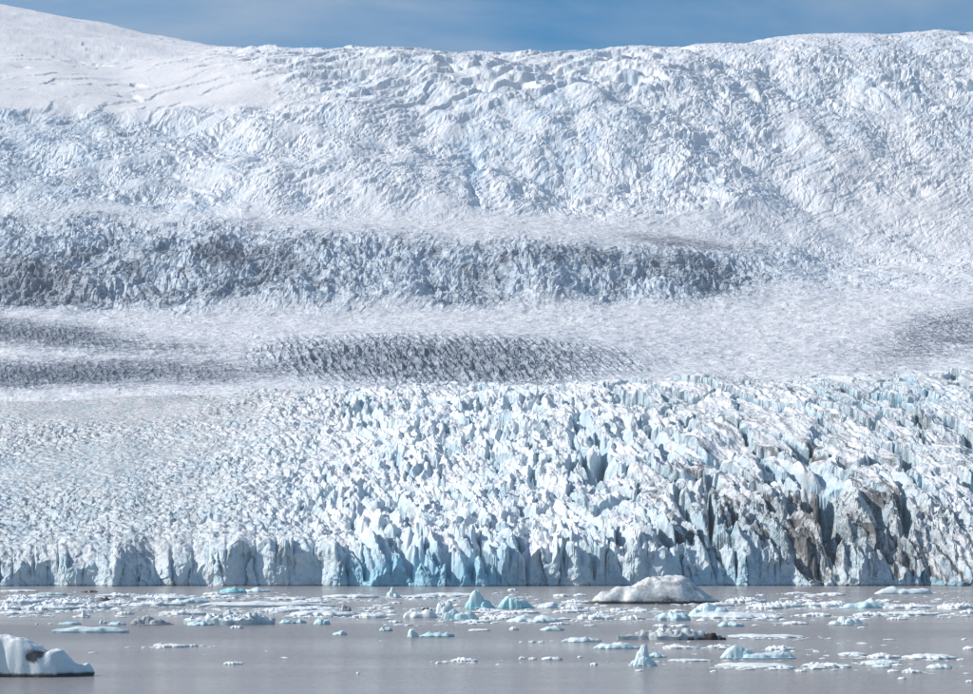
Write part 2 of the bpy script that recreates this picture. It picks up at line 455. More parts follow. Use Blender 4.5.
    cid = np.where(big > 0.5, cl, np.where(mid > 0.5, cs, cw))
    cid = np.concatenate([(2 ** 41 + pi_ * 100003 + 0 * pj).astype(np.int64), cid], 0)
    # colour fields: fresh blue ice, debris and shade painted in the clefts
    dzx = np.gradient(zt, axis=1) / np.maximum(np.gradient(x, axis=1), 1e-3)
    steep = sstep(0.6, 2.4, np.abs(dzx))
    blue_t = 0.09 + 0.34 * steep + 0.18 * (r1 > 0.82) * (1 - big) + 0.14 * left * sstep(400, 470, by) + 0.30 * blob(px, by, 900, 395, 120, 22, 0, 0.2) * (q0 > 0.6) + 0.3 * slit * big
    blue_t = blue_t + 0.25 * blob(px, by, 720, 540, 90, 30, 0, 0.3)
    blue_t = blue_t + 0.9 * slump[None, :] * np.exp(-(y - front[None, :]) / 9.0)
    str_ = sstep(0.05, 0.45, fbm((wx + 0.35 * y) / 3.2, y / 60, 23, 4) + 0.25 * fbm(x / 20, y / 40, 24, 3))
    mor = blob(px, by, 840, 522, 220, 46, 4, 0.15)
    dirt_shade_t = 0.09 + 0.20 * str_ * (0.4 + 0.6 * right) + 0.17 * left + 0.07 * right + 0.30 * slit * right * (k3 > 0.4)  # slit term: lodged debris plus shade painted into the clefts
    dirt_shade_t = dirt_shade_t + mor * (0.20 + 0.48 * str_) + 0.34 * blob(px, by, 780, 452, 150, 16, -6, 0.2) * str_
    dirt_shade_t = dirt_shade_t + 0.20 * str_ * sstep(600, 800, px) * sstep(400, 450, by) + 0.16 * blob(px, by, 680, 500, 130, 44, 12, 0.2) * str_
    dirt_shade_t = dirt_shade_t + 0.04 * sstep(430, 395, by) * (1 - right)
    pxf = np.repeat(px[:1], NF, 0); pyf = 586 - zf / 0.52
    fb = 0.42 + 0.25 * fbm(xf / 14, zf / 9, 25, 3)
    fb = fb + 0.75 * (blob(pxf, pyf, 425, 576, 105, 34, 0, 0.6) + blob(pxf, pyf, 945, 565, 50, 26, 0, 0.6)) + 0.25 * blob(pxf, pyf, 720, 570, 60, 30)
    streak = np.exp(-((pxf - 210) / 1.6) ** 2) + np.exp(-((pxf - 18) / 2.2) ** 2)
    fb = fb * (1 - np.clip(streak, 0, 1))
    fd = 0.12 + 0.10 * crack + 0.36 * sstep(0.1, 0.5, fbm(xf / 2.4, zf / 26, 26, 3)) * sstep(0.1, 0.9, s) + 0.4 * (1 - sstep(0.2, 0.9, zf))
    fd = fd * (1 - 0.8 * np.clip(streak, 0, 1)) + 0.12 * sstep(700, 860, pxf)
    blue = np.clip(np.concatenate([fb, blue_t], 0), 0, 1); dirt = np.clip(np.concatenate([fd, dirt_shade_t], 0), 0, 1)
    root = link('glacier', None, kind='structure', label='crevassed glacier tongue of pointed seracs ending in a calving cliff at the lagoon', category='glacier')
    split_sheet(V, cid, {'dirt': dirt, 'blue': blue}, M_ICE, root, 'serac', 'serac_field', 300, 4000)
glacier_tongue()

# ------------------------------------------------------------------ icefall behind, up to the skyline
def icefall():
    NC = 1010
    u = np.linspace(-UM, UM, NC)
    yk = np.array([1925, 2140, 2560, 2800, 3330, 3480, 4700, 5300, 6800, 7290.0])
    rk = np.array([0, 14, 96, 130, 245, 262, 452, 510, 545, 552.0])
    y1 = remap(np.interp(np.arange(0, 553), rk, yk))
    y = np.repeat(y1[:, None], NC, 1); x = u[None, :] * y; px = x / y * F + PW / 2
    by = base_py(px, y); z = z_of(by, y)
    wob = fbm(px / 90, by / 34, 81, 4)
    bx, bb = px + 60 * wob, by + 11 * fbm(px / 70, by / 30, 80, 4)
    # where the ice is broken
    hump = blob(bx, by + 3 * wob, 440, 361, 250, 36, 1, 0.25) * sstep(327, 337, by)
    midfall = sstep(322, 292, bb + 0.012 * bx) * sstep(218, 246, bb - 0.012 * bx + 10 * np.cos((bx - 60) / 200)) * (1 - sstep(690, 830, bx + (bb - 290) * 1.0))
    snow = sstep(114, 102, by + 4 * wob) * (1 - sstep(180, 330, bx + 60 - by))
    upper = sstep(228, 196, bb) * (1 - snow)
    rightwhite = blob(bx, bb, 920, 200, 190, 80, 20, 0.2)
    upper = upper * (1 - 0.35 * rightwhite)
    upper = np.maximum(upper, 0.45 * sstep(305, 280, bb) * sstep(640, 800, bx))
    lb1 = blob(bx, by + 4 * wob, 20, 333, 250, 20, 5, 0.0); lb2 = blob(bx, by + 4 * wob, 60, 374, 330, 21, -1, 0.0)
    rs = blob(bx, bb, 960, 335, 150, 36, -10, 0.2)
    # upper blocks
    fx, fy = 6 * fbm(x / 22, y / 30, 70, 3), 8 * fbm(x / 24, y / 30, 69, 3)
    wx = x + 34 * fbm(x / 110, y / 150, 82, 3) + fx; wy = y + 44 * fbm(x / 120, y / 160, 83, 3) + fy
    f1, e, ci, cj, dx, dy = voro(wx / 20, (wy + 0.25 * wx) / 24, 84, 1.0)
    r0, r1, r2 = (h2(ci, cj, 85 + k) for k in range(3))
    wall = sstep(0.0, 0.30, e)
    rel = wall * (0.1 + 0.7 * r0) + 1.0 * (r1 - 0.45) * dx - 0.55 * (r2 + 0.2) * dy
    g1, ge, gi, gj, gdx, gdy = voro(wx / 6.2 + 3.1, wy / 9 + 1.2, 88, 1.0)
    q0, q1 = h2(gi, gj, 89), h2(gi, gj, 90)
    rel_s = sstep(0, 0.35, ge) * (0.1 + 0.8 * q0 * q0) + (q1 - 0.4) * 1.1 * gdx - 0.5 * gdy
    coarse = 0.35 + 0.65 * sstep(280, 520, px)
    patch = np.clip(0.75 + 1.1 * fbm(x / 170, y / 240, 91, 3), 0.12, 1.6)
    ph4 = (y - 0.42 * x) / 52 + 1.5 * fbm(x / 260, y / 120, 61, 3) + 0.30 * fbm(x / 30, y / 30, 60, 4); saw4 = ph4 - np.floor(ph4)
    saw4 = np.where(saw4 < 0.9, saw4 / 0.9, (1 - saw4) / 0.1)
    rdg = ridged((wx + 0.35 * (1 - coarse) * y) / 60, (wy - 0.4 * wx) / 66, 68, 5)
    ph = (wy + 0.22 * wx) / 44 + 1.1 * fbm(wx / 130, wy / 110, 67, 3); saw = ph - np.floor(ph)
    saw = np.where(saw < 0.86, saw / 0.86, (1 - saw) / 0.14)
    ph2 = (wy - 0.3 * wx) / 17 + 1.3 * fbm(wx / 50, wy / 50, 66, 3); saw2 = ph2 - np.floor(ph2)
    saw2 = np.where(saw2 < 0.82, saw2 / 0.82, (1 - saw2) / 0.18)
    rim = sstep(135, 85, by) * (1 - sstep(560, 760, px))
    # long ridges and sweeps of snow that follow the flow
    a1, b1_ = (x + 1.05 * y) / 1.45, (y - 1.05 * x) / 1.45
    a2, b2_ = (x - 0.45 * y) / 1.097, (y + 0.45 * x) / 1.097
    lineR = ridged((b1_ + 10 * fbm(x / 60, y / 60, 59, 3)) / 20, a1 / 120, 58, 4)
    lineL = ridged((b2_ + 9 * fbm(x / 50, y / 50, 57, 3)) / 14, a2 / 90, 56, 4)
    w_r = sstep(430, 520, px + 40 * wob) * (1 - 0.6 * rightwhite); w_l = 1 - sstep(160, 300, px + 40 * wob); w_c = np.clip(1 - w_r - w_l, 0, 1)
    broad = 30 * fbm((x + 0.5 * y) / 190, y / 240, 92, 3) + 10 * fbm(x / 60, y / 80, 55, 2)
    ph5 = (y - 0.25 * x * w_c + 0.2 * x * w_l) / 31 + 1.3 * fbm(x / 150, y / 110, 40, 3) + 0.42 * fbm(x / 20, y / 22, 39, 4); saw5 = ph5 - np.floor(ph5)
    saw5 = np.where(saw5 < 0.84, saw5 / 0.84, (1 - saw5) / 0.16)
    rough = 4.6 * (0.5 - saw5) * np.clip(0.6 + 1.2 * fbm(x / 120, y / 60, 38, 3), 0.05, 1.4)
    rough = rough + w_c * 2.8 * (lineR - 0.45) + w_l * 1.8 * (lineL - 0.45) + rightwhite * 1.8 * (lineR - 0.45)
    rough = rough + (0.15 + 0.85 * w_r) * patch * (2.9 * (rel - 0.35) * (1 - 0.8 * rim) + 4.2 * (0.5 - saw) + 4.5 * (rdg - 0.42))
    rough = rough + (0.5 + 0.5 * patch) * (2.2 * (rel_s - 0.4) + 1.4 * (0.5 - saw2)) * (1 - 0.6 * rim)
    fill = sstep(0.0, 0.3, fbm((x + 0.5 * y) / 90, (y - 0.5 * x) / 45, 54, 4)) * (0.9 - 0.45 * w_r)
    H = upper * (broad + rough * (1 - fill) + fill * 1.2 + rim * 7.5 * (0.5 - saw4))
    # crevasses near the skyline and on the snow
    tr = noise(wx / 190, (wy + 0.15 * x) / 60, 93)
    H = H - (0.25 + 0.75 * upper) * sstep(120, 60, by) * 14 * (1 - sstep(0.02, 0.16, np.abs(tr))) * (1 - 0.6 * snow) * sstep(0.0, 0.3, noise(x / 300, y / 240, 94) + 0.1)
    H = H * (1 - 0.55 * sstep(70, 45, by) * sstep(3000, 3150, y))
    scar = blob(px + 22 * fbm(px / 25, by / 25, 52, 3), by, 474, 165, 20, 66, -6, 0.0)
    H = H - 13 * scar * (0.6 + 0.7 * rel_s) * (0.7 + fbm(x / 20, y / 40, 53, 3))
    # middle fall
    m1, me_, mi, mj, mdx, mdy = voro(wx / 6.8, wy / 17 + 0.1, 95, 1.0)
    s0, s1, s2 = (h2(mi, mj, 96 + k) for k in range(3))
    relm = sstep(0, 0.36, me_) * (0.1 + 0.8 * s0 * s0) + (s1 - 0.4) * 1.1 * mdx - 0.5 * mdy * s2
    ph3 = (wy + 0.1 * wx) / 34 + 0.9 * fbm(wx / 70, wy / 70, 65, 3); saw3 = ph3 - np.floor(ph3)
    saw3 = np.where(saw3 < 0.84, saw3 / 0.84, (1 - saw3) / 0.16)
    H = H + midfall * (3.4 * (relm - 0.35) * (0.8 + 0.8 * noise(x / 60, y / 80, 99)) + 3.6 * (0.5 - saw3) + 6.5 * (ridged(wx / 26, wy / 60, 64, 5) - 0.42) + 24 * fbm(x / 110, y / 160, 100, 3))
    # crevassed hump
    k1, ke, ki, kj, kdx, kdy = voro((wx * 0.5 + 0.5 * x + 0.22 * (y - 2000)) / 6.6, wy / 26, 101, 1.0)
    t0, t1 = h2(ki, kj, 102), h2(ki, kj, 103)
    fin = 1 - np.clip(np.abs(kdx - 0.12) * 2, 0, 1)
    relh = sstep(0, 0.45, ke) * (0.2 + 0.6 * t0) + 0.6 * fin + (t1 - 0.5) * 0.9 * kdy + 0.5 * fbm(x / 6, y / 12, 63, 3)
    H = H + (hump * 2.2 + rs * 0.8) * (relh - 0.6) + hump * 7.5 * (ridged((x + 0.26 * y + 5 * fbm(x / 30, y / 40, 43, 2)) / 8.5, y / 80, 42, 3) - 0.45) * (0.85 + 0.5 * noise(x / 14, y / 30, 41)) + (hump * 1.5 + lb1 * 3.2 + lb2 * 3.4 + rs * 1.6) * (ridged((x + 0.25 * y) / 9, y / 26, 51, 4) - 0.4)
    # finer ribs of the smoother ice
    sm = (1 - np.clip(hump + midfall + upper, 0, 1)) * (1 - snow)
    H = H + sm * (1.2 * fbm(x * 0.35 / 6, y / 9, 104, 4) + 2.6 * fbm(x / 40, y / 30, 105, 4) + 1.6 * (ridged(wx / 26, wy / 22, 62, 4) - 0.4))
    H = H + snow * 2.2 * (0.5 - saw4) * sstep(0.0, 0.35, fbm(x / 130, y / 80, 37, 3) + 0.25 * blob(px, by, 110, 80, 150, 50)) * sstep(12, 30, by)
    H = H + snow * (1.2 * ridged((y + 0.25 * x) / 13, x / 140, 50, 4) + 12 * fbm(x / 300, y / 200, 49, 2) + 6 * fbm(x / 170, y / 90, 106, 3) - 10 * sstep(0.30, 0.6, fbm(x / 90, (y + 0.3 * x) / 34, 107, 3)) * blob(px, by, 120, 85, 130, 40))
    H = H + (1.2 * upper + 1.7 * midfall) * fbm(x / 6, y / 9, 108, 3)
    st = 1 - sstep(y1[0], y1[0] + 42, y)
    zt = z + H * (1 - st) - 3.5 * st
    V = np.stack([x, y, zt], -1)
    # colour fields
    blue = 0.10 + 0.06 * upper + 0.42 * midfall + 0.25 * hump - 0.2 * snow + 0.30 * scar + 0.22 * upper * (r0 < 0.14) + 0.3 * blob(px, by, 540, 120, 160, 80, 0, 0.2) * (q0 > 0.6)
    blue = blue + 0.2 * sstep(320, 0, px) * upper + 0.1 * rs + 0.3 * lb1 + 0.3 * lb2 + 0.2 * hump - 0.12 * rightwhite
    pn = fbm(px / 30, by / 14, 109, 4)
    dirt = 0.20 * sm + 0.30 * midfall + 0.60 * hump + 0.52 * lb1 + 0.56 * lb2 + 0.24 * rs
    dirt = dirt + midfall * (0.30 * blob(px + 30 * wob, by, 222, 252, 34, 28, 0, 0.1) + 0.32 * blob(px, by, 12, 285, 140, 44, 0, 0.1) + 0.24 * blob(px, by, 715, 278, 110, 30, 20, 0.1) + 0.22 * sstep(0.0, 0.5, pn) + 0.14 * sstep(0.0, 0.4, fbm(px / 110, by / 30, 48, 3)))
    dirt = dirt + 0.10 * upper * sstep(0.1, 0.5, pn) + 0.12 * sstep(340, 60, px) * upper + 0.25 * blob(px, by, 690, 243, 110, 9, 6, 0.1) + 0.05 * upper  # greyer left of the upper fall: cloud shade put into the colour
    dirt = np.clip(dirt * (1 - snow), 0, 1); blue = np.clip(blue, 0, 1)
    cid = np.where(hump > 0.6, 10 ** 9 + ki * 10007 + kj, np.where(midfall > 0.6, 2 * 10 ** 9 + mi * 10007 + mj, np.where(upper > 0.6, 3 * 10 ** 9 + ci * 10007 + cj, -1))).astype(np.int64)
    cut = int(np.searchsorted(y1, 3150))
    root = link('icefall', None, kind='structure', label='steep broken icefall rising behind the glacier tongue', category='glacier')
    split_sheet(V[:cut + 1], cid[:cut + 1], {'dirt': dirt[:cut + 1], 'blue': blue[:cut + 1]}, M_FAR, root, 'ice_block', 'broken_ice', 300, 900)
    S = V[cut:]; ii = np.arange(S.shape[0] * NC).reshape(-1, NC)
    Q = np.stack([ii[:-1, :-1], ii[:-1, 1:], ii[1:, 1:], ii[1:, :-1]], -1).reshape(-1, 4)
    link('snowfield', mesh_np('snowfield', S.reshape(-1, 3), Q, {'dirt': dirt[cut:].ravel(), 'blue': blue[cut:].ravel()}, M_FAR),
         kind='structure', label='smooth white snow dome along the skyline above the icefall', category='snow')
icefall()

# ------------------------------------------------------------------ haze in the air between the lagoon and the skyline
def haze(density):
    m = bpy.data.materials.new('haze_air'); m.use_nodes = True
    n, l = m.node_tree.nodes, m.node_tree.links
    n.remove(n['Principled BSDF'])
    v = n.new('ShaderNodeVolumePrincipled')
    v.inputs['Color'].default_value = (0.84, 0.90, 0.95, 1)
    v.inputs['Density'].default_value = density
    v.inputs['Anisotropy'].default_value = 0.2
    l.new(v.outputs['Volume'], n['Material Output'].inputs['Volume'])
    x0, x1, y0, y1, z0, z1 = -1500, 1500, -200, 4800, -2.2, 1300
    P = np.array([(x, y, z) for z in (z0, z1) for y in (y0, y1) for x in (x0, x1)], float)
    Q = np.array([(0, 2, 3, 1), (4, 5, 7, 6), (0, 1, 5, 4), (2, 6, 7, 3), (0, 4, 6, 2), (1, 3, 7, 5)])
    link('haze', mesh_np('haze', P, Q, {}, m), kind='stuff', label='pale blue haze in the air before the icefall', category='haze')
haze(5e-5)
# ------------------------------------------------------------------ drifting ice: every floe and berg on its own
def berg_mesh(name, W, H, D, prof=None, kind='flat', seed=0, dirt=0.0, blue=0.1, res=1.0, patches=(), base_dark=0.0, mat=None, rgh=0.05, bl=0.55, sq=6):
    """polar sheet over an uneven footprint, lifted to the berg's own outline, with a skirt that goes under water"""
    NR, NS = int(11 * res), int(44 * res)
    th = np.linspace(0, 2 * math.pi, NS, endpoint=False)[None, :]
    r = (np.linspace(0, 1, NR + 1)[1:] ** 0.8)[:, None]
    if kind in ('slab', 'dome'): r = 1 - (1 - np.linspace(0, 1, NR + 1)[1:, None]) ** 1.7
    R = 1 + 0.30 * noise(np.cos(th) * 1.6 + seed * 3.1, np.sin(th) * 1.6 + seed, 200) + 0.16 * noise(np.cos(th) * 4 + seed, np.sin(th) * 4 - seed, 201)
    R = R / max(np.abs(R * np.cos(th)).max(), 1e-3) + 0 * r
    R = 1 + (R - 1) * r ** 1.6
    sx, sy = r * R * np.cos(th), r * R * np.sin(th) * 0.95
    x, y = sx * W / 2, sy * D / 2
    L = max(W, D)
    n1 = fbm(x / (L * 0.16) + seed * 1.7, y / (L * 0.22) - seed, 202, 4)
    r0_ = r
    r = np.clip(r + 0.16 * (1 - r) * r * 4 * fbm(sx * 1.8 + seed, sy * 1.8 + seed * 0.7, 212, 3), 0, 1)
    if prof is not None and kind != 'crag':
        p = np.interp(sx, [q[0] for q in prof], [q[1] for q in prof])
    else:
        p = 0.65 + 0.75 * fbm(sx * 1.7 + seed * 2.3, sx * 0 + sy * 0.5, 203, 3)
    if kind == 'flat':
        z = H * (0.42 + 0.5 * p * (1 - r ** 3) + 0.25 * n1) * (1 - 0.35 * r ** 10)
    elif kind == 'rubble':
        f1, e, ci, cj, dx, dy = voro(x / (0.055 * L + 0.35) + seed, y / (0.09 * L + 0.4) + seed * 2, 204, 1.0)
        blk = sstep(0, 0.4, e) * (0.25 + 0.75 * h2(ci, cj, 205)) + (h2(ci, cj, 206) - 0.5) * dx + (h2(ci, cj, 207) - 0.5) * dy
        blk = np.sqrt(np.clip(e, 0, 1)) * (0.35 + 0.65 * h2(ci, cj, 205)) + 0.5 * ((h2(ci, cj, 206) - 0.5) * dx + (h2(ci, cj, 207) - 0.5) * dy)
        z = H * (0.26 + bl * blk * np.clip(p, 0.25, 1.2) * (1 - 0.6 * r ** 4) + 0.34 * p * (1 - r ** 3))
    elif kind == 'dome':
        z = H * (p * (1 - r ** 2.6) ** 0.65 * (1 + 0.30 * n1) + 0.10)
    elif kind == 'crag':                    # several rounded lumps grown together; prof holds (x, y, radius, height)
        z = np.full(sx.shape, 0.08)
        wx_, wy_ = sx + 0.14 * fbm(sx * 2.5 + seed, sy * 2.5, 213, 3), sy + 0.14 * fbm(sx * 2.5, sy * 2.5 + seed, 214, 3)
        for (ax, ay, ar, ah) in prof:
            q = np.clip(1 - ((wx_ - ax) ** 2 + ((wy_ - ay) * 0.8) ** 2) / ar ** 2, 0, 1)
            z = np.maximum(z, ah * q ** 0.3)
        z = H * z * (1 + 0.20 * n1) * (1 - 0.9 * r ** 8)
    elif kind == 'slab':
        n2 = fbm(x / (L * 0.30) + seed, y / (L * 0.30), 211, 3)
        n4 = ridged(x / (L * 0.07) + seed, y / (L * 0.09), 215, 3)
        z = H * (p * (1 - r ** sq) ** 0.55 * (1 + 0.07 * n1 + 0.12 * n2 + rgh * (n4 - 0.5)) + 0.04)
    else:                                   # 'ridge': sharp crest along the width
        z = H * (p * np.clip(1 - np.abs(sy + 0.12 * n1) ** 1.1, 0, 1) ** 1.2 * (1 - r ** 5) * (1 + 0.12 * n1) + 0.10)
    z = z + 0.05 * H * fbm(x / (L * 0.05) + seed, y / (L * 0.05), 208, 3)
    z = np.maximum(z, 0.05 + 0.05 * H)
    c = np.array([[0, 0, z[0].mean()]])
    low = np.stack([x[-1] * 0.985, y[-1] * 0.985, np.full(NS, 0.05)], -1)
    sk = np.stack([x[-1] * 0.97, y[-1] * 0.97, np.full(NS, -0.8)], -1)
    V = np.concatenate([c, np.stack([x, y, z], -1).reshape(-1, 3), low, sk], 0)
    T = []
    idx = 1 + np.arange((NR + 2) * NS).reshape(NR + 2, NS)
    nxt = np.roll(idx, -1, 1)
    Q = np.stack([idx[:-1], idx[1:], nxt[1:], nxt[:-1]], -1).reshape(-1, 4)
    T = np.stack([np.zeros(NS, int), idx[0], nxt[0], nxt[0]], -1)
    me = bpy.data.meshes.new(name)
    faces = [tuple(t[:3]) for t in T.tolist()] + [tuple(q) for q in Q.tolist()] + [tuple(idx[-1][::-1].tolist())]
    me.from_pydata(V.tolist(), [], faces)
    zz = V[:, 2]
    dv = np.full(len(V), dirt) + 0.18 * fbm(V[:, 0] / (L * 0.1) + seed, V[:, 1] / (L * 0.1), 209, 3) * (dirt > 0.15)
    if base_dark: dv = dv + base_dark * (1 - sstep(0.06 * H, 0.13 * H, zz))  # shade of the undercut painted as a dark band at the waterline
    bv = np.full(len(V), blue) * (0.75 + 0.5 * (1 - sstep(0, max(H, 0.1), zz)))
    for (cx, cz, rx, rz, val) in patches:       # debris and painted shade on the flank, in fractions of half width and height
        dv = dv + val * blob(V[:, 0] / (W / 2) * 100, zz / H * 100, cx * 100, cz * 100, rx * 100, rz * 100, 0, 0.5) * (V[:, 1] < 0.25 * D)
    for an, av in (('dirt', np.clip(dv, 0, 1)), ('blue', np.clip(bv, 0, 1))):
        a = me.attributes.new(an, 'FLOAT', 'POINT'); a.data.foreach_set('value', av.astype(np.float32))
    me.materials.append(mat or M_BERG)
    if kind in ('dome', 'slab'):
        me.polygons.foreach_set('use_smooth', [True] * len(me.polygons))
    me.update()
    return me

_seed = [0]
NAMED = []
def berg(name, label, cat, px, py, wpx, hpx, group=None, depth=None, near=None, **kw):
    """px, py: middle of the front waterline in the photograph, which fixes the place on the water"""
    _seed[0] += 1
    d = dist_of(py); m = d / F
    W, H = wpx * m, hpx * m * (0.92)
    D = depth if depth else min(max(0.9 * W, 1.2), 20.0)
    me = berg_mesh(name, W, H, D, seed=_seed[0], **kw)
    o = link(name, me)
    o.location = ((px - PW / 2) * (d + D / 2) / F, d + D / 2, 0)
    o['label'] = label; o['category'] = cat
    if group: o['group'] = group
    if near: NAMED.append((o, near))
    return o

def rocks(o, items):
    """dark stones frozen into a floe: parts of it; items are (x, y, z, size) in metres in the floe's frame"""
    for k, (x, y, z, s) in enumerate(items):
        r = random.Random(k * 7 + 3)
        me = berg_mesh('stone', s * 2.2, s, s * 1.6, kind='dome', seed=300 + k, mat=M_ROCK, res=0.5)
        p = link('stone', me, o); p.location = (x, y, z)

# the bergs that stand out
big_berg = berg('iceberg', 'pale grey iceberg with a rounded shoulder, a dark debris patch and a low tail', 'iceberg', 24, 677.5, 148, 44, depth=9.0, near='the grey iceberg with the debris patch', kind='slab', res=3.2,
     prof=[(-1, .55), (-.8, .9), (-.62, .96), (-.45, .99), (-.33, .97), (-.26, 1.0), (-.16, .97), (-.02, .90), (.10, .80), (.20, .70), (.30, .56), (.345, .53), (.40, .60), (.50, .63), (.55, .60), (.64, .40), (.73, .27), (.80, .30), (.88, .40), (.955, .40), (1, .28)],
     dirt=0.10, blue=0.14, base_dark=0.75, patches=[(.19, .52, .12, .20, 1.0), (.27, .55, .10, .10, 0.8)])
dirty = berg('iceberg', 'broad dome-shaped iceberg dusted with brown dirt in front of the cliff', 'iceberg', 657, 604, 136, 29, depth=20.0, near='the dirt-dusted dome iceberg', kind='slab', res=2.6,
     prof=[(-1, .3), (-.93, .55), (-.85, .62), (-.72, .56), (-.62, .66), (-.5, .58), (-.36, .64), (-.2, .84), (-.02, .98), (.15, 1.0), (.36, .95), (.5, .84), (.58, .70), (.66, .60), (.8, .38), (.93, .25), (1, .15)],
     dirt=0.30, blue=0.08, rgh=0.16, sq=3.2, base_dark=0.8, patches=[(.1, .15, .22, .2, 0.35), (.22, .75, .2, .12, 0.22), (-.25, .6, .12, .16, .2), (-.75, .5, .1, .12, .2), (.5, .55, .12, .15, .2)])  # first patch: shade of the low hollow, put into the colour
berg('iceberg', 'turquoise iceberg with a single upright peak among white floes', 'iceberg', 480, 609, 33, 20, near='the peaked turquoise iceberg', kind='crag', depth=6, res=2.4,
     prof=[(-0.25, 0, 0.42, 1.0), (-0.05, 0.1, 0.35, 0.8), (-0.62, -0.1, 0.36, 0.5), (0.35, -0.1, 0.42, 0.45), (0.7, 0, 0.3, 0.3)], blue=0.6)
berg('iceberg', 'smooth turquoise iceberg sloping down to one side beside the peaked one', 'iceberg', 516, 608.5, 38, 13, kind='crag', depth=7, res=2.4,
     prof=[(-.3, 0, .62, 1.0), (.15, .05, .62, .78), (.6, 0, .38, .42), (-.65, -.1, .34, .6)], blue=0.65)
berg('iceberg', 'pale turquoise iceberg tapering to a blunt horn, open water around it', 'iceberg', 643, 666, 29, 24, near='the turquoise horn', kind='crag', depth=2.6, res=2.4,
     prof=[(.05, .1, .36, 1.0), (-.02, 0, .5, .74), (.02, -.1, .62, .5), (-.5, -.1, .42, .28), (.5, -.1, .45, .26), (.12, 0, .30, .95)], blue=0.35)
berg('iceberg', 'low turquoise-white iceberg with a hump and a long flat tail', 'iceberg', 757, 659, 80, 14, near='the humped iceberg with the flat tail', kind='crag', depth=5, res=2.4,
     prof=[(-0.55, 0.1, 0.34, 1.0), (-0.78, -0.1, 0.22, 0.6), (-0.3, 0, 0.24, 0.75), (0, -0.1, 0.4, 0.42), (0.4, 0, 0.36, 0.5), (0.75, 0.1, 0.22, 0.55)], blue=0.35)
berg('iceberg', 'white and turquoise iceberg with a knobbly top packed between floes', 'iceberg', 445, 614, 22, 15, kind='crag', depth=5, res=2.4,
     prof=[(-0.3, 0, 0.5, 0.9), (0.3, 0.1, 0.5, 1.0), (0, -0.3, 0.5, 0.6), (0.65, -0.1, 0.3, 0.6)], blue=0.25)
berg('iceberg', 'jagged light turquoise berg in front of the knobbly one', 'iceberg', 459, 620, 42, 12, kind='crag', depth=4, res=2.4, prof=[(-0.6, 0, 0.35, 0.7), (-0.25, 0.1, 0.3, 1.0), (0.1, -0.1, 0.4, 0.65), (0.5, 0, 0.35, 0.8), (0.8, -0.1, 0.2, 0.4)], blue=0.4)
o = berg('ice_floe', 'white sloping floe carrying black stones', 'ice floe', 422, 618, 38, 12, near='the floe carrying black stones', kind='dome', depth=6, res=1.4, blue=0.1)
rocks(o, [(0.6, -0.3, 2.2, 0.45), (1.4, -0.3, 2.2, 0.5), (2.3, -0.4, 2.0, 0.35)])
berg('ice_floe', 'small turquoise floe lying close under the ice cliff', 'ice floe', 233, 593, 28, 7, near='the turquoise floe under the cliff', kind='dome', depth=8, blue=0.9)
o = berg('ice_floe', 'very long flat floe with a black stone on it', 'ice floe', 262, 607, 150, 7, depth=14, near='the very long flat floe', kind='flat', res=2.0, blue=0.15)
rocks(o, [(-10.0, -1.5, 1.3, 0.75), (-9.0, -1.4, 1.1, 0.4)])
berg('ice_floe', 'crumbled grey rubble floe dusty with dark grit', 'ice floe', 230, 625, 94, 16, near='the crumbled grey rubble floe', kind='rubble', bl=0.85, depth=12, res=2.6, dirt=0.28, blue=0.2)
berg('ice_floe', 'dark grey dirt-covered floe beside the crumbled rubble floe', 'ice floe', 150, 625, 48, 10, near='the dark dirt-covered floe', kind='crag', depth=7, res=2.4, dirt=0.5, prof=[(-0.5, 0, 0.35, 0.7), (-0.1, 0.1, 0.3, 1.0), (0.3, 0, 0.4, 0.6), (0.75, -0.1, 0.22, 0.35)], blue=0.1)
o = berg('ice_floe', 'long rubble floe with a black boulder at its end', 'ice floe', 672, 640, 112, 13, near='the rubble floe with the boulder', kind='rubble', bl=0.85, depth=6, res=2.6, dirt=0.36, blue=0.15,
     prof=[(-1, .4), (-.7, .6), (-.55, 1.0), (-.2, .75), (.2, .85), (.6, .7), (1, .5)])
rocks(o, [(7.3, -1.2, 0.1, 1.5), (5.2, -1.8, 0.1, 0.5), (3.4, -2.2, 0.1, 0.55), (1.0, -2.4, 0.1, 0.5), (-1.5, -2.4, 0.1, 0.45), (9.6, -1.0, 0.0, 0.6)])
berg('ice_floe', 'low bluish drawn-out floe with a knob at one end', 'ice floe', 93, 633, 84, 8, near='the drawn-out bluish floe', kind='flat', depth=4, res=1.6, blue=0.35,
     prof=[(-1, 1.6), (-.9, 1.5), (-.8, .6), (-.3, .9), (0, .7), (.4, .9), (1, .3)])
berg('ice_floe', 'brown mud-covered lump of ice among white floes', 'ice floe', 345, 611, 13, 8, near='the brown mud-covered lump', kind='ridge', depth=4, dirt=0.55)
berg('ice_floe', 'blue-white peaked lump on the pack under the cliff', 'ice floe', 393, 597.5, 18, 11, near='the blue-white peaked lump', kind='crag', depth=7, res=2.4, prof=[(0, 0, 0.3, 1.0), (-0.35, 0, 0.4, 0.6), (0.4, -0.1, 0.45, 0.45)], blue=0.3)
berg('ice_floe', 'black-streaked low floe close under the ice cliff', 'ice floe', 90, 592.5, 17, 3.5, kind='flat', depth=8, dirt=0.7)
berg('ice_floe', 'nearly black lump of ice in the white pack', 'ice floe', 104, 600.5, 13, 4.5, near='the nearly black lump', kind='dome', depth=5, dirt=0.8)
berg('ice_floe', 'grey-green flat floe in the white pack', 'ice floe', 50, 595.5, 34, 4.5, near='the grey-green flat floe', kind='flat', depth=9, dirt=0.3, blue=0.45)
berg('ice_floe', 'shallow white dome floe alone under the cliff', 'ice floe', 903, 594, 60, 8, near='the shallow dome floe', kind='dome', depth=14, res=1.6, blue=0.2)
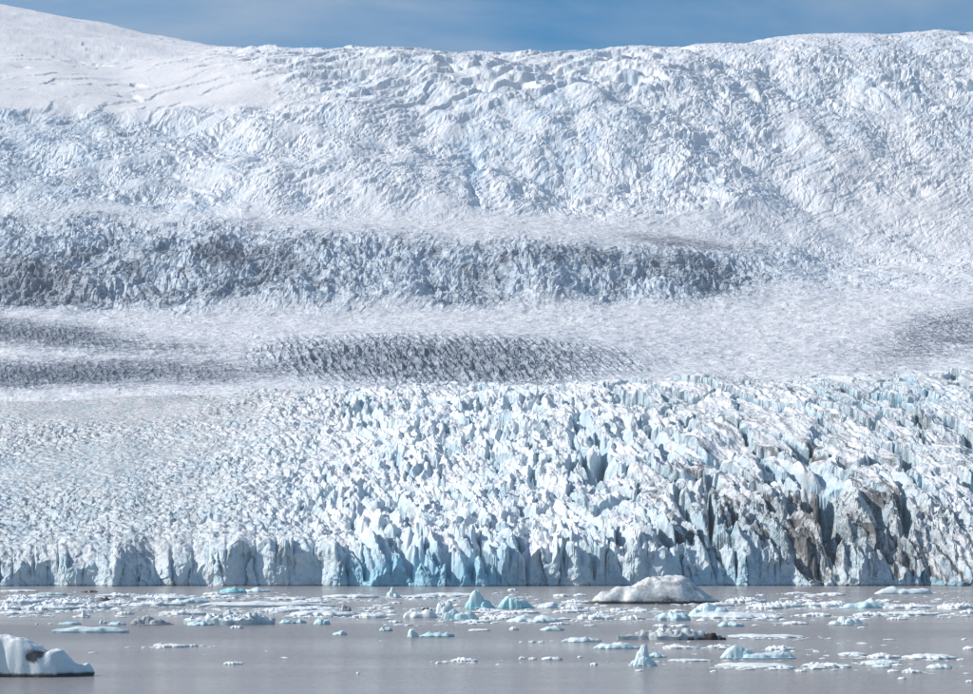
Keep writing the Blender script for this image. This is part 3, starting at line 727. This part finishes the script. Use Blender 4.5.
berg('ice_floe', 'greenish lump of ice floating in open water', 'ice floe', 386, 631, 14, 5, kind='dome', dirt=0.3, blue=0.5)
berg('ice_floe', 'round grey-white lump with a small floe at its side', 'ice floe', 413, 637, 13, 9, near='the round grey-white lump', kind='crag', prof=[(-0.2, 0, 0.6, 1.0), (0.4, -0.1, 0.45, 0.55)], blue=0.3)
berg('ice_floe', 'small white floe with a thin upright spike', 'ice floe', 83, 617.5, 15, 9, kind='ridge', depth=3, blue=0.1,
     prof=[(-1, .25), (-.2, .3), (-.02, 1.0), (.1, .9), (.25, .3), (1, .2)])
berg('ice_floe', 'pale turquoise slab floe with a straight edge', 'ice floe', 672, 620.5, 38, 11, kind='flat', depth=8, res=1.4, blue=0.4)
berg('ice_floe', 'hollowed turquoise-white berg heaped on white floes', 'ice floe', 712, 617, 52, 15, near='the hollowed turquoise-white berg', kind='crag', depth=9, res=2.4, prof=[(-0.6, 0, 0.3, 0.6), (-0.2, 0.2, 0.4, 1.0), (0.3, 0.1, 0.4, 0.7), (0, -0.4, 0.7, 0.4), (0.75, 0, 0.22, 0.4)], blue=0.35)
berg('ice_floe', 'lumpy grey-white floe with pointed blocks', 'ice floe', 847, 625, 42, 9, near='the floe with pointed blocks', kind='crag', depth=7, res=2.4, dirt=0.22, prof=[(-0.6, 0, 0.25, 0.5), (-0.2, 0.1, 0.25, 1.0), (0.1, -0.1, 0.3, 0.7), (0.45, 0, 0.25, 0.8), (0.75, 0, 0.2, 0.4)], blue=0.2)

FLAT = 'thin flat white floe'
LONG = 'long flat white floe'
HEAP = 'heaped white floe of rounded ice lumps'
BLUE = 'low bluish-white floe with a soft rounded top'
LAND = [(o.location.x, o.location.y, t) for o, t in NAMED]
items = [
 # px, py, width, height, kind
 (20, 614, 46, 4, 'L'), (125, 614.5, 18, 4, 'F'), (183, 615, 48, 8, 'H'), (165, 600, 62, 9, 'H'), (157, 606, 56, 8, 'H'), (25, 604, 52, 12, 'H'), (70, 606, 60, 13, 'H'),
 (10, 610, 44, 10, 'H'), (48, 610.5, 66, 10, 'H'), (95, 609, 40, 9, 'H'), (120, 605, 40, 8, 'H'), (30, 598, 50, 6, 'H'), (120, 597, 50, 6, 'H'), (20, 592, 40, 3, 'F'),
 (170, 647.5, 38, 6, 'H'), (193, 646.5, 11, 4, 'H'), (237, 628.5, 14, 4, 'F'), (257, 592, 28, 5, 'B'), (220, 598, 40, 5, 'H'), (190, 603, 40, 6, 'B'), (290, 600, 40, 5, 'H'), (215, 595, 26, 4, 'F'),
 (233, 664.5, 22, 3.5, 'F'), (305, 611, 84, 7, 'H'), (322, 617, 76, 8, 'L'), (275, 612, 40, 5, 'H'), (322, 624.5, 17, 8, 'B'), (288, 623.5, 18, 5, 'B'), (301, 623, 12, 4, 'B'), (340, 635, 15, 5, 'B'),
 (352, 598, 60, 5, 'L'), (450, 597, 72, 5, 'L'), (420, 598, 36, 4, 'L'), (395, 603.5, 14, 2.5, 'F'), (389, 608.5, 12, 3, 'F'), (392, 612.5, 8, 2, 'F'), (365, 609, 4, 2, 'F'), (375, 608.5, 4, 2, 'F'),
 (370, 618, 36, 8, 'H'), (437, 637, 36, 6, 'B'), (480, 631, 24, 2.6, 'F'), (395, 622.5, 14, 3, 'F'), (465, 662, 30, 6, 'H'), (358, 673.5, 4, 2, 'F'), (310, 603, 40, 5, 'H'),
 (512, 591, 10, 3.5, 'F'), (562, 596.5, 18, 3.5, 'F'), (580, 596, 14, 3, 'F'), (551, 608, 30, 7, 'B'), (487, 611.5, 24, 5, 'H'), (500, 619.5, 44, 7, 'H'), (535, 622.5, 58, 9, 'B'), (552, 630.5, 26, 5, 'B'),
 (514, 630, 10, 4.5, 'F'), (570, 612.5, 34, 5, 'H'), (595, 619.5, 38, 9, 'H'), (520, 613.5, 40, 5, 'H'), (478, 622.5, 30, 5, 'H'), (576, 603.5, 30, 6, 'H'), (532, 642.5, 8, 2.5, 'F'), (541, 642.5, 7, 2, 'F'),
 (582, 642, 42, 6, 'B'), (615, 649, 52, 7, 'B'), (560, 624.5, 22, 3, 'F'), (522, 659, 8, 3, 'F'), (533, 659.5, 9, 3, 'F'), (552, 660, 22, 4, 'F'), (594, 665, 8, 3, 'F'), (580, 657.5, 6, 2, 'F'),
 (572, 609, 24, 4, 'F'), (590, 626, 12, 2, 'F'), (617, 611.5, 14, 5, 'F'), (640, 611.5, 24, 5, 'H'), (633, 619.5, 26, 6, 'H'), (660, 627, 16, 4, 'F'), (680, 627, 20, 3.5, 'F'), (676, 612, 18, 4, 'H'),
 (655, 657.5, 24, 5, 'B'), (678, 648.5, 34, 5, 'H'), (690, 661.5, 46, 3, 'L'), (720, 648, 26, 5, 'H'), (745, 603, 44, 9, 'H'), (765, 609, 40, 8, 'H'), (735, 619.5, 100, 8, 'L'), (770, 619, 22, 7, 'H'),
 (730, 626.5, 28, 6, 'B'), (765, 638, 78, 4, 'L'), (780, 650.5, 30, 7, 'H'), (752, 668, 78, 4, 'L'), (785, 669, 20, 6, 'H'), (720, 606, 30, 6, 'H'), (797, 594.5, 28, 3, 'F'), (832, 595.5, 28, 4, 'F'), (798, 597, 6, 2, 'F'),
 (782, 608, 46, 10, 'H'), (828, 607.5, 56, 10, 'H'), (866, 608, 46, 9, 'B'), (910, 608.5, 56, 7, 'H'), (957, 609, 42, 9, 'H'), (817, 616.5, 30, 6, 'H'), (868, 616, 30, 6, 'H'), (912, 615.5, 64, 6, 'H'), (897, 619.5, 22, 3, 'F'),
 (970, 613, 20, 4, 'F'), (795, 624.5, 28, 4, 'F'), (862, 628, 10, 2, 'F'), (853, 655.5, 30, 4, 'L'), (884, 658.5, 36, 7, 'H'), (930, 659.5, 56, 6, 'L'), (970, 649.5, 14, 4, 'F'), (827, 668.5, 56, 7, 'H'), (880, 664, 44, 4, 'L'),
 (882, 667.5, 20, 4, 'B'), (940, 668.5, 28, 5, 'B'), (912, 673, 20, 6, 'H'), (893, 672, 13, 3, 'F'), (902, 679, 9, 2.5, 'F'), (970, 682, 9, 2.5, 'F'), (801, 671.5, 12, 2.5, 'F'), (640, 671, 10, 2, 'F'), (576, 608, 10, 3, 'F'),
 (37, 624.5, 3, 1.5, 'F'), (50, 624, 4, 1.5, 'F'), (103, 623.5, 9, 4, 'B'), (70, 624.5, 24, 3.5, 'B'), (85, 611.5, 26, 3, 'F'), (118, 625, 20, 4, 'B'), (200, 625.5, 28, 6, 'B'),
]
spec = {'F': ('ice_floe', FLAT, 'flat', 'thin flat white floes'), 'L': ('ice_floe', LONG, 'flat', 'long flat white floes'),
        'H': ('ice_floe', HEAP, 'rubble', 'heaped white floes'), 'B': ('ice_floe', BLUE, 'dome', 'low bluish-white floes')}
rnd = random.Random(4)
made = {}
for (px, py, wp, hp, k) in items:
    nm, lb, kd, gp = spec[k]
    o = berg(nm, lb, 'ice floe', px, py, wp, hp * (0.95 if k == 'H' else 1.0), kind=kd, res=1.0 if wp < 16 else (1.4 if wp < 40 else 1.9),
         dirt=rnd.choice([0.02, 0.05, 0.12]), blue={'B': 0.42, 'H': 0.10, 'F': 0.08, 'L': 0.14}[k] * rnd.uniform(0.6, 1.5), depth=None if wp < 40 else min(wp * dist_of(py) / F * rnd.uniform(0.6, 1.1), 26))
    d = dist_of(py); wm = wp * d / F
    size = 'small' if wm < 4 else ('mid-sized' if wm < 10 else 'broad')
    if k == 'L': size = ''
    near = min(LAND, key=lambda q: (q[0] - o.location.x) ** 2 + ((q[1] - o.location.y) * 0.5) ** 2)[2]
    o['label'] = (size + ' ' + lb.replace(' with a soft rounded top', '').replace(' of rounded ice lumps', '') + ' near ' + near).strip()
    made.setdefault(o['label'], []).append(o)
for lb, os_ in made.items():
    if len(os_) > 1:
        for o in os_: o['group'] = lb.split(' near ')[0] + 's near ' + lb.split(' near ')[1]
# brash: the countless small bits between the floes
def brash():
    rng = np.random.default_rng(12)
    P, Fc = [], []
    ico = np.array([(0, 0, 1), (.9, 0, .3), (.28, .85, .3), (-.72, .53, .3), (-.72, -.53, .3), (.28, -.85, .3), (.8, .1, -.5), (.2, .8, -.5), (-.7, .5, -.5), (-.7, -.5, -.5), (.2, -.8, -.5)])
    fc = [(0, 1, 2), (0, 2, 3), (0, 3, 4), (0, 4, 5), (0, 5, 1), (1, 6, 7, 2), (2, 7, 8, 3), (3, 8, 9, 4), (4, 9, 10, 5), (5, 10, 6, 1)]
    bands = [(0, 973, 592, 612, 1700), (0, 420, 596, 618, 1700), (380, 800, 604, 626, 1300), (780, 973, 600, 620, 800), (560, 973, 636, 672, 150), (0, 560, 628, 668, 45)]
    bands += [(px, px, py, py, int(3 + wp * 0.5)) for (px, py, wp, hp, k) in items if k in 'HL']
    base = 0
    for (x0, x1, y0, y1, nb) in bands:
        for k in range(nb):
            if x0 == x1:
                px, py = x0 + rng.normal(0, 26), y0 + rng.normal(0, 0.7)
            else:
                px, py = rng.uniform(x0, x1), rng.uniform(y0, y1)
                if float(fbm(np.array(px / 60), np.array(py / 4.0), 250, 3)) < 0.02: continue
            if py < 589: continue
            d = dist_of(py); s = rng.gamma(1.6, 0.26) * d / 640
            if not (0.1 < s < 1.6): continue
            a = rng.uniform(0, 6.28); ca, sa = math.cos(a), math.sin(a)
            v = ico * (1 + rng.uniform(-0.35, 0.35, ico.shape)) * np.array([s * rng.uniform(1.0, 2.6), s * 1.5, s * rng.uniform(0.22, 0.55)])
            v = np.stack([v[:, 0] * ca - v[:, 1] * sa, v[:, 0] * sa + v[:, 1] * ca, v[:, 2]], -1)
            P.append(v + np.array([(px - PW / 2) * d / F, d, 0.0])); Fc += [tuple(i + base for i in f) for f in fc]; base += len(ico)
    me = bpy.data.meshes.new('brash_ice'); V = np.concatenate(P)
    me.from_pydata(V.tolist(), [], Fc)
    for an, v in (('dirt', 0.04), ('blue', 0.12)):
        a = me.attributes.new(an, 'FLOAT', 'POINT'); a.data.foreach_set('value', np.full(len(V), v, np.float32))
    me.materials.append(M_BERG); me.update()
    link('brash_ice', me, kind='stuff', label='small bits of brash ice strewn between the floes', category='ice')
brash()
